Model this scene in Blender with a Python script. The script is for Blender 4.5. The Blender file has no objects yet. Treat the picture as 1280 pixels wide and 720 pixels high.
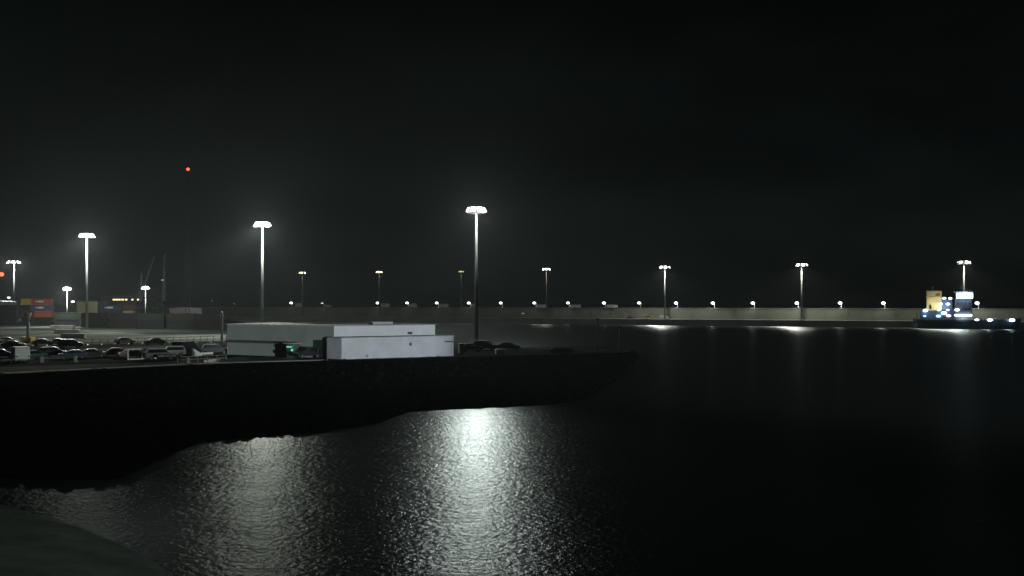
import bpy, bmesh, math, random
from mathutils import Vector, Matrix
random.seed(7)
PI = math.pi
sc = bpy.context.scene
COL = sc.collection
# ------------------------------------------------------------------ view geometry (metres; camera looks along +Y)
F = 1108.5            # focal length in pixels of the 1280 wide photograph
HOR = 378.0           # horizon row
CZ = 13.5             # eye height over the water
QZ = 4.5              # quay level
def G(px, py, z=QZ):  # ground point seen at a pixel
    Y = (CZ - z) * F / (py - HOR)
    return Vector(((px - 640) / F * Y, Y, z))
def XY(px, Y): return (px - 640) / F * Y
def ZZ(py, Y): return CZ - (py - HOR) * Y / F
SL = -0.423           # breakwater direction dY/dX
def on_line(px, L):   # point of the line Y = L + SL*X seen in column px
    Y = L / (1 - SL * (px - 640) / F)
    return (px - 640) / F * Y, Y
ANG_B = math.atan(SL)
NB = Vector((-SL, 1, 0)).normalized()     # away from us, square to the breakwater
UB = Vector((1, SL, 0)).normalized()

# ------------------------------------------------------------------ materials
def mat(name, col, rough=0.6, metal=0.0, var=0.25, scale=1.2, bump=0.0, bscale=8.0, spec=0.5):
    m = bpy.data.materials.new(name); m.use_nodes = True
    nt = m.node_tree; N = nt.nodes; b = N['Principled BSDF']
    b.inputs['Roughness'].default_value = rough; b.inputs['Metallic'].default_value = metal
    b.inputs['Specular IOR Level'].default_value = spec
    tc = N.new('ShaderNodeTexCoord')
    nz = N.new('ShaderNodeTexNoise'); nz.inputs['Scale'].default_value = scale; nz.inputs['Detail'].default_value = 6
    nz.inputs['Roughness'].default_value = 0.65
    nt.links.new(tc.outputs['Object'], nz.inputs['Vector'])
    rp = N.new('ShaderNodeValToRGB')
    rp.color_ramp.elements[0].position = 0.3; rp.color_ramp.elements[1].position = 0.7
    rp.color_ramp.elements[0].color = (*[max(0, c * (1 - var)) for c in col], 1)
    rp.color_ramp.elements[1].color = (*[min(1, c * (1 + var)) for c in col], 1)
    nt.links.new(nz.outputs['Fac'], rp.inputs['Fac']); nt.links.new(rp.outputs['Color'], b.inputs['Base Color'])
    if bump:
        n2 = N.new('ShaderNodeTexNoise'); n2.inputs['Scale'].default_value = bscale; n2.inputs['Detail'].default_value = 5
        nt.links.new(tc.outputs['Object'], n2.inputs['Vector'])
        bp = N.new('ShaderNodeBump'); bp.inputs['Strength'].default_value = bump; bp.inputs['Distance'].default_value = 0.2
        nt.links.new(n2.outputs['Fac'], bp.inputs['Height']); nt.links.new(bp.outputs['Normal'], b.inputs['Normal'])
    return m
def emit(name, col, st, sample=False):
    m = bpy.data.materials.new(name); m.use_nodes = True
    nt = m.node_tree; b = nt.nodes['Principled BSDF']
    b.inputs['Base Color'].default_value = (0.5, 0.5, 0.5, 1)
    b.inputs['Emission Color'].default_value = (*col, 1); b.inputs['Emission Strength'].default_value = st
    if not sample: m.cycles.emission_sampling = 'NONE'
    return m
M = {
 'steel': mat('galvanised_steel', (.2, .21, .198), .6, .1, .18, .8),
 'dark_steel': mat('dark_steel', (.05, .055, .055), .5, .3),
 'housing': mat('lamp_housing', (.25, .25, .24), .5, .2),
 'white_wall': mat('white_wall_paint', (.77, .80, .82), .7, 0, .07, .5),
 'pale_wall': mat('pale_wall_paint', (.66, .69, .72), .7, 0, .09, .5),
 'grey_wall': mat('grey_green_wall_paint', (.36, .39, .355), .75, 0, .1, .3),
 'white_roof': mat('white_roof_sheet', (.5, .51, .5), .8, 0, .12, .5, spec=.1),
 'dark_trim': mat('dark_trim', (.03, .032, .034), .5),
 'awning': mat('dark_canopy', (.08, .09, .085), .6),
 'asphalt': mat('asphalt', (.05, .056, .049), .9, 0, .4, .12, .3, 5, 0),
 'road': mat('road_asphalt', (.13, .135, .115), .9, 0, .3, .15, .3, 5, 0),
 'concrete': mat('concrete', (.30, .30, .27), .85, 0, .22, .18, .25, 3),
 'kerb': mat('kerb_stone', (.17, .175, .16), .8, 0, .15, .6),
 'wallconc': mat('breakwater_concrete', (.225, .25, .2), .85, 0, .3, .07, .3, 1.5),
 'white_paint': mat('white_paint', (.78, .79, .78), .5, 0, .06),
 'rock': mat('dark_rock', (.0055, .006, .0055), .95, 0, .5, .6, .6, 3, 0),  # dark rock, colour lowered further to stand in for quay-edge shade
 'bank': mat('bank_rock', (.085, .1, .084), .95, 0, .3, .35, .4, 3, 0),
 'rubber': mat('rubber', (.02, .02, .02), .8),
 'glass': mat('dark_glass', (.012, .014, .016), .08, 0, .1),
 'rim': mat('wheel_metal', (.13, .13, .135), .6, 0, spec=.2),
 'orange': mat('orange_container', (.52, .125, .045), .55, 0, .12),
 'red': mat('red_container', (.48, .07, .04), .55, 0, .12),
 'darkred': mat('dark_red_container', (.10, .03, .022), .6, 0, .2),
 'blue': mat('blue_container', (.075, .105, .20), .55, 0, .12),
 'navy': mat('navy_container', (.035, .055, .11), .55, 0, .15),
 'yellow': mat('yellow_paint', (.55, .40, .07), .5, 0, .1),
 'beige': mat('beige_container', (.34, .35, .22), .6, 0, .12),
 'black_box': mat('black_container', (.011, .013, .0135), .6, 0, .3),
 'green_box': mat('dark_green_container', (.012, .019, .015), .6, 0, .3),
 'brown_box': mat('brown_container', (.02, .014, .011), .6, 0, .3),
 'hull': mat('ship_hull_navy', (.02, .032, .05), .4, 0, .2),
 'ship_white': mat('ship_white', (.6, .64, .7), .5, 0, .06),
 'ship_grey': mat('ship_grey_paint', (.2, .215, .25), .6, 0, .15),
 'ship_blue': mat('ship_blue', (.07, .11, .19), .5, 0, .15),
 'ship_yellow': mat('ship_yellow', (.82, .74, .4), .5, 0, .06),
 'deck': mat('ship_deck', (.08, .1, .1), .7),
 'teal': mat('teal_car_paint', (.06, .14, .115), .3, .1, .05),
 'lamp_white': emit('lamp_lens_white', (1, 1, .95), 14),
 'lamp_green': emit('lamp_lens_pale_green', (.95, 1, .86), 9),
 'lamp_yellow': emit('lamp_lens_warm', (1, .9, .5), 6),
 'lamp_amber': emit('lamp_lens_dim_warm', (1, .85, .4), 1.6),
 'small_white': emit('small_lens', (1, 1, .93), 5),
 'small_dim': emit('small_lens_dim', (.9, 1, .95), .16),
 'small_bright': emit('small_lens_bright', (.95, 1, .97), 9),
 'red_light': emit('red_beacon', (1, .1, .03), 3.0),
 'green_light': emit('green_sign_light', (.08, .9, .5), .55),
 'warm_window': emit('warm_window', (1, .72, .38), 1.6),
 'ship_light': emit('ship_cool_light', (.72, .88, 1), 7),
 'ship_cyan': emit('ship_cyan_light', (.3, .72, 1), 2.2),
 'ship_pink': emit('ship_pink_light', (1, .6, .62), 1.6),
 'bridge_light': emit('ship_bridge_glow', (.80, .88, 1), 7),
 'tail': emit('tail_light', (1, .08, .08), .35),
 'head': emit('head_light', (.9, 1, .95), 1.1),
}
def car_paint(name, c): M[name] = mat(name, c, .5, 0, .08, spec=.3); return name
for n_, c_ in (('paint_black', (.012, .013, .015)), ('paint_blue', (.03, .045, .10)), ('paint_silver', (.30, .31, .31)),
               ('paint_white', (.62, .64, .62)), ('paint_grey', (.12, .125, .125)), ('paint_red', (.25, .03, .03)), ('paint_green', (.03, .05, .035))):
    car_paint(n_, c_)

# ------------------------------------------------------------------ mesh helpers
class MB:
    def __init__(s): s.bm = bmesh.new()
    def box(s, c, d, rz=0, rx=0, bev=0):
        r = bmesh.ops.create_cube(s.bm, size=1)
        mt = Matrix.Translation(c) @ Matrix.Rotation(rz, 4, 'Z') @ Matrix.Rotation(rx, 4, 'X') @ Matrix.Diagonal((d[0], d[1], d[2], 1))
        bmesh.ops.transform(s.bm, matrix=mt, verts=r['verts'])
        if bev:
            es = list({e for v in r['verts'] for e in v.link_edges})
            bmesh.ops.bevel(s.bm, geom=es, offset=bev, segments=1, affect='EDGES')
        return s
    def tube(s, a, b, r1, r2=None, n=10):
        a, b = Vector(a), Vector(b); d = b - a
        r = bmesh.ops.create_cone(s.bm, segments=n, radius1=r1, radius2=r1 if r2 is None else r2, depth=d.length, cap_ends=True)
        q = Vector((0, 0, 1)).rotation_difference(d.normalized()).to_matrix().to_4x4()
        bmesh.ops.transform(s.bm, matrix=Matrix.Translation((a + b) / 2) @ q, verts=r['verts']); return s
    def ball(s, c, r, sub=2, sc3=(1, 1, 1)):
        q = bmesh.ops.create_icosphere(s.bm, subdivisions=sub, radius=r)
        bmesh.ops.transform(s.bm, matrix=Matrix.Translation(c) @ Matrix.Diagonal((*sc3, 1)), verts=q['verts']); return s
    def ring(s, c, R, r, n=20):
        pts = [Vector(c) + Vector((R * math.cos(2 * PI * k / n), R * math.sin(2 * PI * k / n), 0)) for k in range(n)]
        for k in range(n): s.tube(pts[k], pts[(k + 1) % n], r, n=6)
        return s
    def prism(s, poly, z0, z1):
        lo = [s.bm.verts.new((p[0], p[1], z0)) for p in poly]; hi = [s.bm.verts.new((p[0], p[1], z1)) for p in poly]
        s.bm.faces.new(list(reversed(lo))); s.bm.faces.new(hi)
        for k in range(len(poly)):
            j = (k + 1) % len(poly); s.bm.faces.new((lo[k], lo[j], hi[j], hi[k]))
        return s
    def side(s, prof, y0, y1, sh=None):   # profile in XZ extruded along Y
        a = [s.bm.verts.new((p[0], y0, p[1])) for p in prof]; b = [s.bm.verts.new((p[0], y1, p[1])) for p in prof]
        s.bm.faces.new(a); s.bm.faces.new(list(reversed(b)))
        for k in range(len(prof)):
            j = (k + 1) % len(prof); s.bm.faces.new((a[j], a[k], b[k], b[j]))
        return s
    def build(s, name, m, parent=None, smooth=False):
        bmesh.ops.recalc_face_normals(s.bm, faces=s.bm.faces)
        me = bpy.data.meshes.new(name); s.bm.to_mesh(me); s.bm.free()
        me.materials.append(M[m] if isinstance(m, str) else m)
        if smooth:
            for p in me.polygons: p.use_smooth = True
        o = bpy.data.objects.new(name, me); COL.objects.link(o)
        if parent is not None: o.parent = parent
        return o
def tag(o, label=None, cat=None, group=None, kind=None):
    if label: o['label'] = label
    if cat: o['category'] = cat
    if group: o['group'] = group
    if kind: o['kind'] = kind
    return o
def thing(name, label, cat, loc=(0, 0, 0), rz=0, group=None):
    o = bpy.data.objects.new(name, None); o.empty_display_size = .2
    COL.objects.link(o); o.location = loc; o.rotation_euler = (0, 0, rz)
    return tag(o, label, cat, group)
def dup(o, parent=None):
    c = o.copy(); COL.objects.link(c)
    if parent is not None: c.parent = parent
    for ch in list(o.children): dup(ch, c)
    return c
def lamp(name, loc, power, col=(1, 1, .95), r=.4):
    l = bpy.data.lights.new(name, 'POINT'); l.energy = power; l.color = col; l.shadow_soft_size = r
    o = bpy.data.objects.new(name, l); COL.objects.link(o); o.location = loc
    return o

def downlight(name, loc, power, col, r, half, blend):
    l = bpy.data.lights.new(name, 'SPOT'); l.energy = power; l.color = col; l.shadow_soft_size = r
    l.spot_size = math.radians(2 * half); l.spot_blend = blend
    o = bpy.data.objects.new(name, l); COL.objects.link(o); o.location = loc
    return o

# ------------------------------------------------------------------ render settings, camera, world, haze
sc.render.engine = 'CYCLES'
sc.view_settings.view_transform = 'Standard'; sc.view_settings.look = 'None'
sc.view_settings.exposure = 0; sc.view_settings.gamma = 1
cy = sc.cycles
cy.use_denoising = True; cy.denoiser = 'OPENIMAGEDENOISE'
cy.max_bounces = 3; cy.diffuse_bounces = 1; cy.glossy_bounces = 2; cy.volume_bounces = 0; cy.transmission_bounces = 1
cy.sample_clamp_indirect = 2; cy.use_light_tree = True
cy.caustics_reflective = False; cy.caustics_refractive = False
cam = bpy.data.cameras.new('camera'); cam.sensor_width = 36; cam.lens = 36 * F / 1280
cam.shift_y = (HOR - 360) / 1280; cam.clip_end = 20000; cam.clip_start = .1
co = bpy.data.objects.new('camera', cam); COL.objects.link(co); co.location = (0, 0, CZ); co.rotation_euler = (PI / 2, 0, 0)
sc.camera = co

w = bpy.data.worlds.new('World'); sc.world = w; w.use_nodes = True
nt = w.node_tree; N = nt.nodes; bg = N['Background']
tc = N.new('ShaderNodeTexCoord'); sep = N.new('ShaderNodeSeparateXYZ'); nt.links.new(tc.outputs['Generated'], sep.inputs[0])
rp = N.new('ShaderNodeValToRGB'); e = rp.color_ramp.elements
e[0].position = 0.0; e[0].color = (.0044, .0066, .0062, 1); e[1].position = .38; e[1].color = (.0010, .0016, .0015, 1)
e2 = e.new(.14); e2.color = (.0028, .0042, .0040, 1)
nt.links.new(sep.outputs['Z'], rp.inputs['Fac'])
nz = N.new('ShaderNodeTexNoise'); nz.inputs['Scale'].default_value = 3.2; nz.inputs['Detail'].default_value = 4
mp = N.new('ShaderNodeMapping'); mp.inputs['Scale'].default_value = (1, 1, 2.4); mp.inputs['Location'].default_value = (.35, .2, .1)
nt.links.new(tc.outputs['Generated'], mp.inputs[0]); nt.links.new(mp.outputs[0], nz.inputs['Vector'])
mr = N.new('ShaderNodeMapRange'); mr.inputs[1].default_value = .35; mr.inputs[2].default_value = .7
mr.inputs[3].default_value = .45; mr.inputs[4].default_value = 1.8
nt.links.new(nz.outputs['Fac'], mr.inputs[0])
mx = N.new('ShaderNodeMix'); mx.data_type = 'RGBA'; mx.blend_type = 'MULTIPLY'; mx.inputs[0].default_value = 1
nt.links.new(rp.outputs['Color'], mx.inputs[6]); nt.links.new(mr.outputs[0], mx.inputs[7])
nt.links.new(mx.outputs[2], bg.inputs['Color']); bg.inputs['Strength'].default_value = .66

hm = bpy.data.materials.new('haze'); hm.use_nodes = True
hn = hm.node_tree; hn.nodes.clear()
ho = hn.nodes.new('ShaderNodeOutputMaterial'); pv = hn.nodes.new('ShaderNodeVolumePrincipled')
pv.inputs['Color'].default_value = (.88, .98, 1, 1); pv.inputs['Density'].default_value = .00015; pv.inputs['Anisotropy'].default_value = .0
hn.links.new(pv.outputs[0], ho.inputs['Volume'])
hz = MB().box((0, 3000, 40), (9000, 7000, 90)).build('haze', hm); tag(hz, kind='stuff')

# ------------------------------------------------------------------ water
wm = bpy.data.materials.new('harbour_water'); wm.use_nodes = True
nt = wm.node_tree; N = nt.nodes; N.clear(); L = nt.links
out = N.new('ShaderNodeOutputMaterial')
tc = N.new('ShaderNodeTexCoord')
def wave(sx, sy, scale, rot):
    mp = N.new('ShaderNodeMapping'); mp.inputs['Scale'].default_value = (sx, sy, 1); mp.inputs['Rotation'].default_value = (0, 0, rot)
    L.new(tc.outputs['Object'], mp.inputs[0])
    n = N.new('ShaderNodeTexNoise'); n.inputs['Scale'].default_value = scale; n.inputs['Detail'].default_value = 3; n.inputs['Roughness'].default_value = .55
    L.new(mp.outputs[0], n.inputs['Vector']); return n.outputs['Fac']
h1 = wave(.75, 1.0, 2.7, .15); h2 = wave(.5, 1.0, .3, -.1)
ad = N.new('ShaderNodeMath'); ad.operation = 'MULTIPLY_ADD'; ad.inputs[1].default_value = 1.9
L.new(h2, ad.inputs[0]); L.new(h1, ad.inputs[2])
bp = N.new('ShaderNodeBump'); bp.inputs['Strength'].default_value = 1.0; bp.inputs['Distance'].default_value = .11
L.new(ad.outputs[0], bp.inputs['Height'])
gl = N.new('ShaderNodeBsdfAnisotropic'); gl.distribution = 'GGX'; gl.inputs['Color'].default_value = (.9, .97, .95, 1)
gl.inputs['Roughness'].default_value = .45; gl.inputs['Anisotropy'].default_value = .62
tg = N.new('ShaderNodeCombineXYZ'); tg.inputs[0].default_value = 1.0
L.new(tg.outputs[0], gl.inputs['Tangent']); L.new(bp.outputs[0], gl.inputs['Normal'])
df = N.new('ShaderNodeBsdfDiffuse'); df.inputs['Color'].default_value = (.006, .009, .008, 1)
fr = N.new('ShaderNodeFresnel'); fr.inputs['IOR'].default_value = 1.33
mn = N.new('ShaderNodeMath'); mn.operation = 'MINIMUM'; mn.inputs[1].default_value = .9
L.new(fr.outputs[0], mn.inputs[0])
ms = N.new('ShaderNodeMixShader'); L.new(mn.outputs[0], ms.inputs[0]); L.new(df.outputs[0], ms.inputs[1]); L.new(gl.outputs[0], ms.inputs[2])
L.new(ms.outputs[0], out.inputs['Surface'])
b = MB(); vs = [b.bm.verts.new(p) for p in ((-3500, -300, 0), (3500, -300, 0), (3500, 6000, 0), (-3500, 6000, 0))]; b.bm.faces.new(vs)
tag(b.build('water', wm), kind='structure')

# ------------------------------------------------------------------ quay, road, kerb
front = [G(-330, 486), G(-150, 477), G(0, 468.5), G(120, 462), G(240, 456.3), G(330, 453), G(410, 450.8), G(490, 448.6), G(570, 446.4), G(650, 444), G(720, 442.2), G(786, 440.4)]
back = [G(788, 439.0), G(720, 437.4), G(640, 434), G(560, 425), G(440, 414), G(330, 404.5), G(262, 398.5), Vector((-215, 640, QZ)), Vector((-330, 720, QZ)), Vector((-900, 760, QZ)), Vector((-900, 90, QZ))]
q = MB().prism([(p.x, p.y) for p in front + back], -3, QZ)
tag(q.build('quay_ground', 'asphalt'), kind='structure')
def strip(name, a, m, z):
    b = MB(); n = len(a); A = [b.bm.verts.new((p[0].x, p[0].y, z)) for p in a]; B = [b.bm.verts.new((p[1].x, p[1].y, z)) for p in a]
    for k in range(n - 1): b.bm.faces.new((A[k], A[k + 1], B[k + 1], B[k]))
    return tag(b.build(name, m), kind='structure')
strip('road', [(G(x, y0), G(x, y1)) for x, y0, y1 in ((-300, 482, 471), (-150, 474.5, 465.5), (0, 466.5, 459), (120, 460.3, 455), (240, 454.8, 451), (330, 451.9, 448.8), (405, 450.2, 448.2))], 'road', QZ + .004)
strip('parking_lane', [(G(x, y0), G(x, y1)) for x, y0, y1 in ((-200, 437, 425), (0, 433, 421.5), (75, 430.5, 417), (145, 429, 415), (190, 428, 418), (282, 426, 418))], 'road', QZ + .004)
strip('pavement', [(G(x, y0), G(x, y1)) for x, y0, y1 in ((255, 453.4, 450.0), (300, 452.0, 446.0), (350, 450.6, 446.5), (400, 449.7, 447.6))], 'kerb', QZ + .008)
kb = MB()
kp = [G(x, y) for x, y in ((-300, 483), (-150, 475.5), (0, 467.4), (120, 461.2), (240, 455.5), (330, 452.4), (410, 450.5))]
for a, c in zip(kp, kp[1:]):
    d = c - a; kb.box(((a.x + c.x) / 2, (a.y + c.y) / 2, QZ + .07), (d.length, .35, .14), math.atan2(d.y, d.x))
tag(kb.build('kerb', 'kerb'), kind='structure')
lm = MB()
for k in range(16):
    x = 8 + k * 17; p = G(x, 432.5 - x * .018); lm.box((p.x, p.y, QZ + .012), (.14, 4.8, .006), .42)
tag(lm.build('road_markings', 'white_paint'), kind='structure')

# ------------------------------------------------------------------ rocky shore below the quay
def lerp_list(pts, t):
    s = t * (len(pts) - 1); k = min(int(s), len(pts) - 2); return pts[k].lerp(pts[k + 1], s - k)
def col_at(pts, x):
    for (x0, p0), (x1, p1) in zip(pts, pts[1:]):
        if x0 <= x <= x1: return p0.lerp(p1, (x - x0) / (x1 - x0))
    return pts[-1][1] if x > pts[-1][0] else pts[0][1]
EX = list(zip((-330, -150, 0, 120, 240, 330, 410, 490, 570, 650, 720, 786), front))
WX = [(x, G(x, y, 0)) for x, y in ((-330, 606), (-150, 601), (0, 597), (60, 602), (150, 599), (200, 574), (250, 552), (330, 546), (400, 541), (470, 530), (512, 515), (580, 511), (640, 508.5), (690, 506), (730, 499), (765, 480), (786, 460), (800, 442))]
xs = [-330 + k * 7.0 for k in range(162)]
b = MB(); rows = 14; grid = []
for x in xs:
    e_, w_ = col_at(EX, min(x, 786)), col_at(WX, x); c = []
    for r in range(rows + 3):
        t = r / rows
        p = e_.lerp(w_, t)
        z = QZ - .02 - 1.0 * min(t, .5) / .5 if t < .5 else (QZ - 1.02) * (1 - (t - .5) / .5)
        jit = .22 if 0 < r < rows else 0
        p.z = z + random.uniform(-jit, jit); c.append(b.bm.verts.new(p))
    grid.append(c)
for a, c in zip(grid, grid[1:]):
    for r in range(rows + 2): b.bm.faces.new((a[r], c[r], c[r + 1], a[r + 1]))
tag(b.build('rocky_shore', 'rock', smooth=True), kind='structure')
b = MB()
def rock(b, p, s):
    q = bmesh.ops.create_icosphere(b.bm, subdivisions=1, radius=s)
    R = Matrix.Rotation(random.uniform(0, 6), 4, 'Z') @ Matrix.Rotation(random.uniform(0, 3), 4, 'X') @ Matrix.Diagonal((random.uniform(.7, 1.3), random.uniform(.7, 1.2), random.uniform(.5, .9), 1))
    for v in q['verts']: v.co = v.co * random.uniform(.78, 1.15)
    bmesh.ops.transform(b.bm, matrix=Matrix.Translation(p) @ R, verts=q['verts'])
for k in range(1500):
    x = random.uniform(-120, 770); t = random.uniform(.04, .97) if k % 3 else random.uniform(.7, .985)
    e_, w_ = col_at(EX, x), col_at(WX, x); p = e_.lerp(w_, t)
    p.z = (QZ - .1 - 2.0 * t) if t < .5 else (QZ - 1.1) * (1 - (t - .5) / .5)
    rock(b, p, random.uniform(.35, .85) * (1.0 if t > .5 else .7))
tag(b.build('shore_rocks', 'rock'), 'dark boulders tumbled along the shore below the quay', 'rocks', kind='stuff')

# near bank at the lower left
NX = [G(x, y, 0) for x, y in ((-260, 590), (-120, 606), (0, 631), (100, 661), (165, 689), (215, 720), (262, 772))]
b = MB(); grid = []
for k in range(41):
    p0 = lerp_list(NX, k / 40); q0 = p0 + Vector((2.5, 5, -2.2)); c = [b.bm.verts.new(q0)]
    for r in range(12):
        t = r / 11; p = p0.lerp(Vector((-14 - (40 - k) * 1.2, 6, 0)), t)
        p.z = .06 + 6.6 * t ** .9 + (random.uniform(-.1, .1) if r else 0)
        c.append(b.bm.verts.new(p))
    grid.append(c)
for a, c in zip(grid, grid[1:]):
    for r in range(12): b.bm.faces.new((a[r], c[r], c[r + 1], a[r + 1]))
tag(b.build('near_bank', 'bank', smooth=True), kind='structure')
# ------------------------------------------------------------------ floodlight masts
def make_mast(label, loc, H, headR, n, lens, power, col, group, size=1.0, ringlights=1, toward=None, spill=.4, down=1.3, half=62, basin=0, tilt=24):
    t = thing('floodlight_mast', label, 'light mast', loc, 0, group)
    ps = size if H > 20 else .42; b = MB(); b.tube((0, 0, 0), (0, 0, H), .46 * ps, .24 * ps, 14); b.build('pole', 'steel', t, True)
    b = MB(); b.tube((0, 0, 0), (0, 0, .35), .95 * size, .9 * size, 12)
    for k in range(6): b.tube((.75 * size * math.cos(k), .75 * size * math.sin(k), .3), (.75 * size * math.cos(k), .75 * size * math.sin(k), .5), .07, n=6)
    b.build('base_plate', 'concrete', t)
    b = MB(); b.ring((0, 0, H - .1), headR, .09, 18); b.ring((0, 0, H + .55), headR * .8, .06, 18)
    for k in range(4):
        a = k * PI / 2; b.tube((0, 0, H - .3), (headR * math.cos(a), headR * math.sin(a), H - .1), .07, n=6)
        b.tube((headR * math.cos(a), headR * math.sin(a), H - .1), (headR * .8 * math.cos(a), headR * .8 * math.sin(a), H + .55), .05, n=6)
    b.tube((0, 0, H), (0, 0, H + 1.3), .06, .03, 6)
    b.build('head_frame', 'housing', t)
    for k in range(n):
        a = 2 * PI * (k + .5) / n
        f = MB(); f.box((0, 0, 0), (1.25 * size, .3, 1.2 * size), bev=.05)
        f.box((0, .28, 0), (.7 * size, .26, .7 * size)); f.tube((0, .3, .1), (0, .7, .1), .05, n=6)
        o = f.build('floodlight', 'housing', t)
        o.location = (headR * 1.08 * math.cos(a), headR * 1.08 * math.sin(a), H - .15); o.rotation_euler = (-.42 + random.uniform(-.22, .22), random.uniform(-.12, .12), a + PI / 2 + random.uniform(-.15, .15))
        g = MB(); g.box((0, -.17, 0), (1.12 * size, .05, 1.06 * size), bev=.02); g.build('lens', lens, o)
    for k in range(ringlights):
        a = 2 * PI * (k + .25) / ringlights if ringlights > 1 else (toward if toward is not None else -PI / 2)
        lp = (loc[0] + (headR + 1.25 * size) * math.cos(a), loc[1] + (headR + 1.25 * size) * math.sin(a), loc[2] + H - .75)
        dl = downlight('floodlight_source', lp, power / ringlights * down, col, .45, half, .55)
        dl.rotation_euler = (-math.radians(tilt), 0, 0)
        lamp('floodlight_spill', lp, power / ringlights * spill, col, .45)
    if basin:      # floods of the head that are aimed out over the basin
        o = downlight('basin_floodlight_source', (loc[0], loc[1] - headR - 1.3, loc[2] + H - .8), basin, (1, 1, .86) if loc[0] < -40 else (.93, 1, .95), .5, 16, 1.0)
        d = Vector((-loc[0], -loc[1], 0)).normalized() * math.sin(math.radians(81.5)) + Vector((0, 0, -math.cos(math.radians(81.5))))
        o.rotation_euler = d.to_track_quat('-Z', 'Y').to_euler()
    return t
GW = (.95, 1, .93)
NEAR = 'floodlight masts along the quay'
def mast_at(px, py, label, **k):
    Y = 21 * F / (HOR - py); return make_mast(label, (XY(px, Y), Y, QZ), 30, **k)
mast_at(595.5, 262, 'nearest and tallest lit floodlight mast, right of the white building', headR=1.7, n=8, lens='lamp_white', power=36000, col=GW, group=NEAR, ringlights=4, basin=265000, down=.15, spill=.28)
mast_at(328, 280, 'lit floodlight mast rising behind the grey half of the white building', headR=1.7, n=8, lens='lamp_white', power=34000, col=GW, group=NEAR, ringlights=4, basin=85000, spill=1.1)
mast_at(108.5, 294, 'lit floodlight mast right of the stacked orange and blue containers', headR=1.7, n=8, lens='lamp_white', power=38000, col=GW, group=NEAR, ringlights=4, basin=13000, spill=1.1)
mast_at(17.5, 327.5, 'lit floodlight mast just left of the container stack, beside the red light', headR=2.6, n=8, lens='lamp_white', power=24000, col=GW, group=NEAR, ringlights=2, spill=1.6)
for src, aim, pw_ in (((-66.7, 236, 33.4), (-74, 152, QZ), 190000), ((-133, 276, 33.4), (-104, 172, QZ), 170000), ((-164, 328, 18.5), (-202, 384, 9), 110000)):
    o = downlight('yard_floodlight_source', src, pw_, GW, .5, 12.5, .8); o.rotation_euler = (Vector(aim) - Vector(src)).to_track_quat('-Z', 'Y').to_euler()
BW = 'floodlight masts along the breakwater'
for px, py, lab, lens, pw, col, R, sz in (
    (378, 341, 'yellowish floodlight mast on the breakwater, furthest left of its row', 'lamp_yellow', 700, (1, .9, .55), 1.9, 1.1),
    (474, 340, 'yellowish floodlight mast on the breakwater above the white building roof', 'lamp_yellow', 700, (1, .92, .6), 1.6, 1.0),
    (576.5, 339.5, 'dimmest floodlight mast on the breakwater, just left of the tall quay mast', 'lamp_amber', 500, (1, .85, .45), 1.3, .8),
    (683, 336.5, 'pale yellow floodlight mast on the breakwater, right of the tall quay mast', 'lamp_green', 2400, (1, .95, .75), 1.9, 1.1),
    (831, 334, 'white floodlight mast on the breakwater with a bright patch on the water below', 'lamp_white', 30000, (1, 1, .94), 2.5, 1.25),
    (1002, 331, 'white floodlight mast on the breakwater standing midway between ship and white patch', 'lamp_white', 30000, (1, .98, .88), 2.5, 1.25),
    (1205, 328, 'warm white floodlight mast on the breakwater directly behind the moored ship', 'lamp_white', 26000, (1, .95, .82), 2.5, 1.25)):
    Y = 21 * F / (HOR - py)
    make_mast(lab, (XY(px, Y), Y, 3.6), 30.9, R, 6, lens, pw, col, BW, sz, 1, math.atan2(-NB.y, -NB.x), .06, .85, 79, 0, 0)
YL = 'short floodlight masts in the container yard'
def yard(px, py, Y, lab, pw, sp_=.5):
    z = ZZ(py, Y); make_mast(lab, (XY(px, Y), Y, QZ), z - QZ, 1.0, 4, 'lamp_white', pw, (1, 1, .92), YL, .9, 1, None, sp_)
yard(84, 360.5, 330, 'short yard floodlight mast just right of the stacked orange and blue containers', 26000, .9)
yard(182, 359.5, 350, 'short yard floodlight mast right of the row of warm lit windows', 12000)

# ------------------------------------------------------------------ breakwater: apron, wall, lamps
LB = 565.5
def bpt(X, off):      # point on the breakwater: X along, off = metres away from us
    p = Vector((X, LB + SL * X, 0)) + NB * off; return p
b = MB(); b.prism([tuple(bpt(-330, -6).xy), tuple(bpt(420, -6).xy), tuple(bpt(420, 30).xy), tuple(bpt(-330, 30).xy)], -3, 3.6)
tag(b.build('breakwater_apron', 'concrete'), kind='structure')
t = thing('breakwater_wall', 'long pale concrete sea wall closing the harbour behind the moored ship', 'wall', tuple(bpt(0, 11)), ANG_B)
WT = 9.75
b = MB(); b.side([(-330 / .92, 3.6), (420 / .92, 3.6), (420 / .92, WT), (-330 / .92, WT)], 0, 5); b.build('wall_face', 'wallconc', t)
b = MB(); b.side([(-330 / .92, WT + .003), (420 / .92, WT + .003), (420 / .92, WT + .45), (-330 / .92, WT + .45)], -.25, .35); b.build('coping', 'wallconc', t)
b = MB()
for k in range(-26, 34): b.box((k * 12.5, -.09, (3.6 + WT) / 2), (.5, .16, WT - 3.7))
b.build('buttress', 'wallconc', t)['kind'] = 'stuff'

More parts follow.
